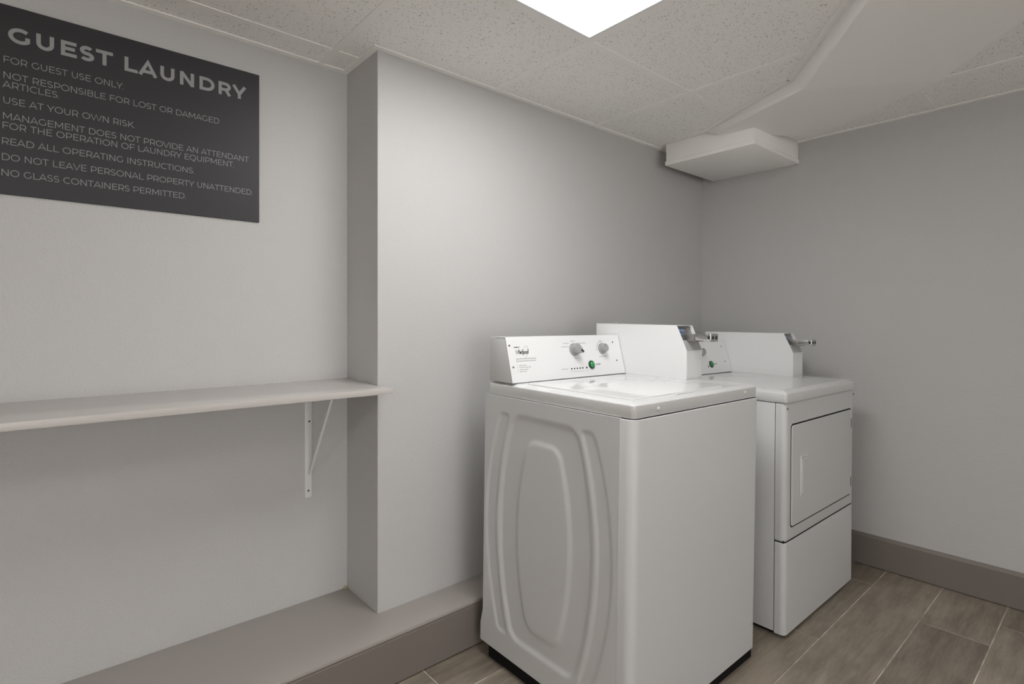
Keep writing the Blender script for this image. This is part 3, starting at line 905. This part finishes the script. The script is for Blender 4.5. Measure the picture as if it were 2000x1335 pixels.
obj('shadow_base', b, M['dark'], wa, label='black block standing for the shadow under the cabinet')  # near-black block paints in the shadow band below the washer
for (x, y) in ((.045, .045), (WW - .045, .045), (.045, .575), (WW - .045, .575)):
    b = nb(); zf = -0.0289 - 0.0147 * y + .0043 * x
    cyl(b, (x, y, zf), (0, 0, 1), .019, .012, seg=20); cyl(b, (x, y, zf + .011), (0, 0, 1), .006, ZB + .03 - zf - .011, seg=12)
    obj('foot', b, M['black'], wa)
# top deck with rolled rim
b = nb()
crown(b, (0, WW, 0, WD), .016, ZS + .0006, ZD - .0065, ZD, .0042)
dk = obj('top_deck', b, M['deckw'], wa, smooth=60)
b = nb()
rslab(b, rpoly(.034, .522, .030, .452, .012, 5), ZD, ZD + .0042, rt=.0036, n=4)
ld = obj('lid', b, M['deckw'], wa, smooth=60, label='glossy white lid set in the deck')
b = nb()
rslab(b, rpoly(.235, .325, .0225, .032, .004, 4), ZD, ZD + .0025, rt=.002, n=3)
obj('lid_lip', b, M['deckw'], ld)
for x, z in ((.1103, .8955), (.6113, .8985)):
    b = nb(); dome(b, (x, -.0002, z), (0, -1, 0), .0062, .0042, seg=20); obj('deck_plug', b, M['enamel'], wa)
console(wa, -.0015, .5955, ZD, .4835, [('pointer', .3225, .105, -32), ('round', .4815, .1045, 0)], True)
meter(wa, .5985, .7045, .2125, .6385, ZD, 1.1185, 1.028, .136, True)

# ---------------------------------------------------------------- dryer
dr = thing('clothes_dryer', 'white front-load coin dryer standing behind the washer', 'dryer', (1.9942, 0.8209, 0.0), (R_(0.2636), R_(0.4813), R_(-0.2235)))
DW, DD, DZS, DZB, DZD = 0.6935, 0.70, 0.8419, 0.015, 0.888
b = nb()
wrap_panel(b, 0, DW, 0, .0365, .019, .004, .3475, DZS - .001, rt=.006, rb=.010)
fp = obj('front_panel', b, M['enamel'], dr, smooth=40)
b = nb()
wrap_panel(b, -.0005, DW + .0005, -.0005, .0365, .019, .004, DZB, .3425, rt=.006)
obj('toe_panel', b, M['enamel'], dr, smooth=40, label='plain white lower access panel')
for s in (0, 1):
    b = nb()
    x0, x1 = ((.0005, .0035) if s == 0 else (DW - .0035, DW - .0005))
    box(b, x0, x1, .0388, DD, DZB + .004, DZS - .001, bev=.0012)
    obj('side_panel', b, M['enamel'], dr)
b = nb(); box(b, .004, DW - .004, DD - .004, DD - .001, DZB + .02, DZS); obj('back_panel', b, M['enamel'], dr)
b = nb(); box(b, .006, DW - .006, .006, .0075, DZB + .01, DZS - .004); box(b, .0045, DW - .0045, .006, DD - .01, DZB + .012, DZB + .015); box(b, .0045, DW - .0045, .006, DD - .01, DZS - .006, DZS - .004)
box(b, .0042, .0052, .008, .06, DZB + .01, DZS - .004); obj('inner_liner', b, M['dark'], dr)
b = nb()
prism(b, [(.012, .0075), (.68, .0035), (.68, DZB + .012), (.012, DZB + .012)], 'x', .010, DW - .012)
obj('shadow_base', b, M['dark'], dr, label='black block standing for the shadow under the cabinet')  # same painted-in shadow, below the dryer
for (x, y) in ((.05, .06), (DW - .05, .06), (.05, .62), (DW - .05, .62)):
    b = nb(); zf = .0084 * x - .0046 * y + .0002
    cyl(b, (x, y, zf), (0, 0, 1), .018, .010, seg=20); cyl(b, (x, y, zf + .009), (0, 0, 1), .006, DZB + .015 - zf - .009, seg=12)
    obj('foot', b, M['black'], dr)
b = nb()
crown(b, (-.003, DW - .002, -.003, DD), .012, DZS + .0012, DZD - .0085, DZD, .0050)
obj('top_deck', b, M['deckw'], dr, smooth=60)
# door: shallow pressed panel with a dark reveal
b = nb()
def fdoor(x, z, t): return (x, -t, z)
D0 = rpoly(.0435, .6570, .3925, .7615, .014, 6)
rslab(b, inset(D0, -.0028), -.001, .0008, fn=fdoor)
rv = obj('door_reveal', b, M['dark'], fp)
b = nb()
D1 = rpoly(.0445, .6560, .3945, .7590, .014, 6)
rslab(b, D1, .0004, .0045, rt=.0038, n=5, fn=fdoor)
door = obj('door', b, M['enamel'], dr, smooth=50, label='white side-hinged dryer door')
# pull: shallow pocket framed by a raised lip along its left and top
b = nb()
hx0, hx1, hz0, hz1 = .1125, .176, .494, .640
rslab(b, rpoly(hx0 + .004, hx1, hz0, hz1 - .003, .004, 3), .0046, .0052, fn=fdoor)
hd = obj('door_handle', b, M['enamel'], door, label='recessed white door pull')
b = nb()
for (x0, x1, z0, z1) in ((hx0, hx0 + .0045, hz0 - .004, hz1 + .001), (hx0 + .013, hx0 + .0165, hz0 + .004, hz1 - .010), (hx0, hx1, hz1 - .003, hz1 + .001), (hx0 + .013, hx1, hz1 - .014, hz1 - .010)):
    box(b, x0, x1, -.0100, -.0050, z0, z1, bev=.0012)
obj('handle_lip', b, M['panelw'], hd, label='bright white lip of the pull')
for z in (.700, .448):
    b = nb(); box(b, .6465, .6515, -.0056, -.003, z - .021, z + .021, bev=.0006); cyl(b, (.649, -.0050, z - .019), (0, 0, 1), .0018, .038, seg=12)
    obj('hinge', b, M['screw'], door, label='small dark hinge')
for x in (.0115, DW - .0075):
    b = nb(); cyl(b, (x, -.0003 if x > .1 else .0, .8225), (0, -1, 0), .0042, .0025, rim=.0014, seg=16); obj('panel_screw', b, M['screw'], dr)
console(dr, -.002, .5705, DZD, .497, [('round', .326, .105, 0)], False)
meter(dr, .5735, .6785, .2075, .64, DZD, 1.083, .996, .14, True)
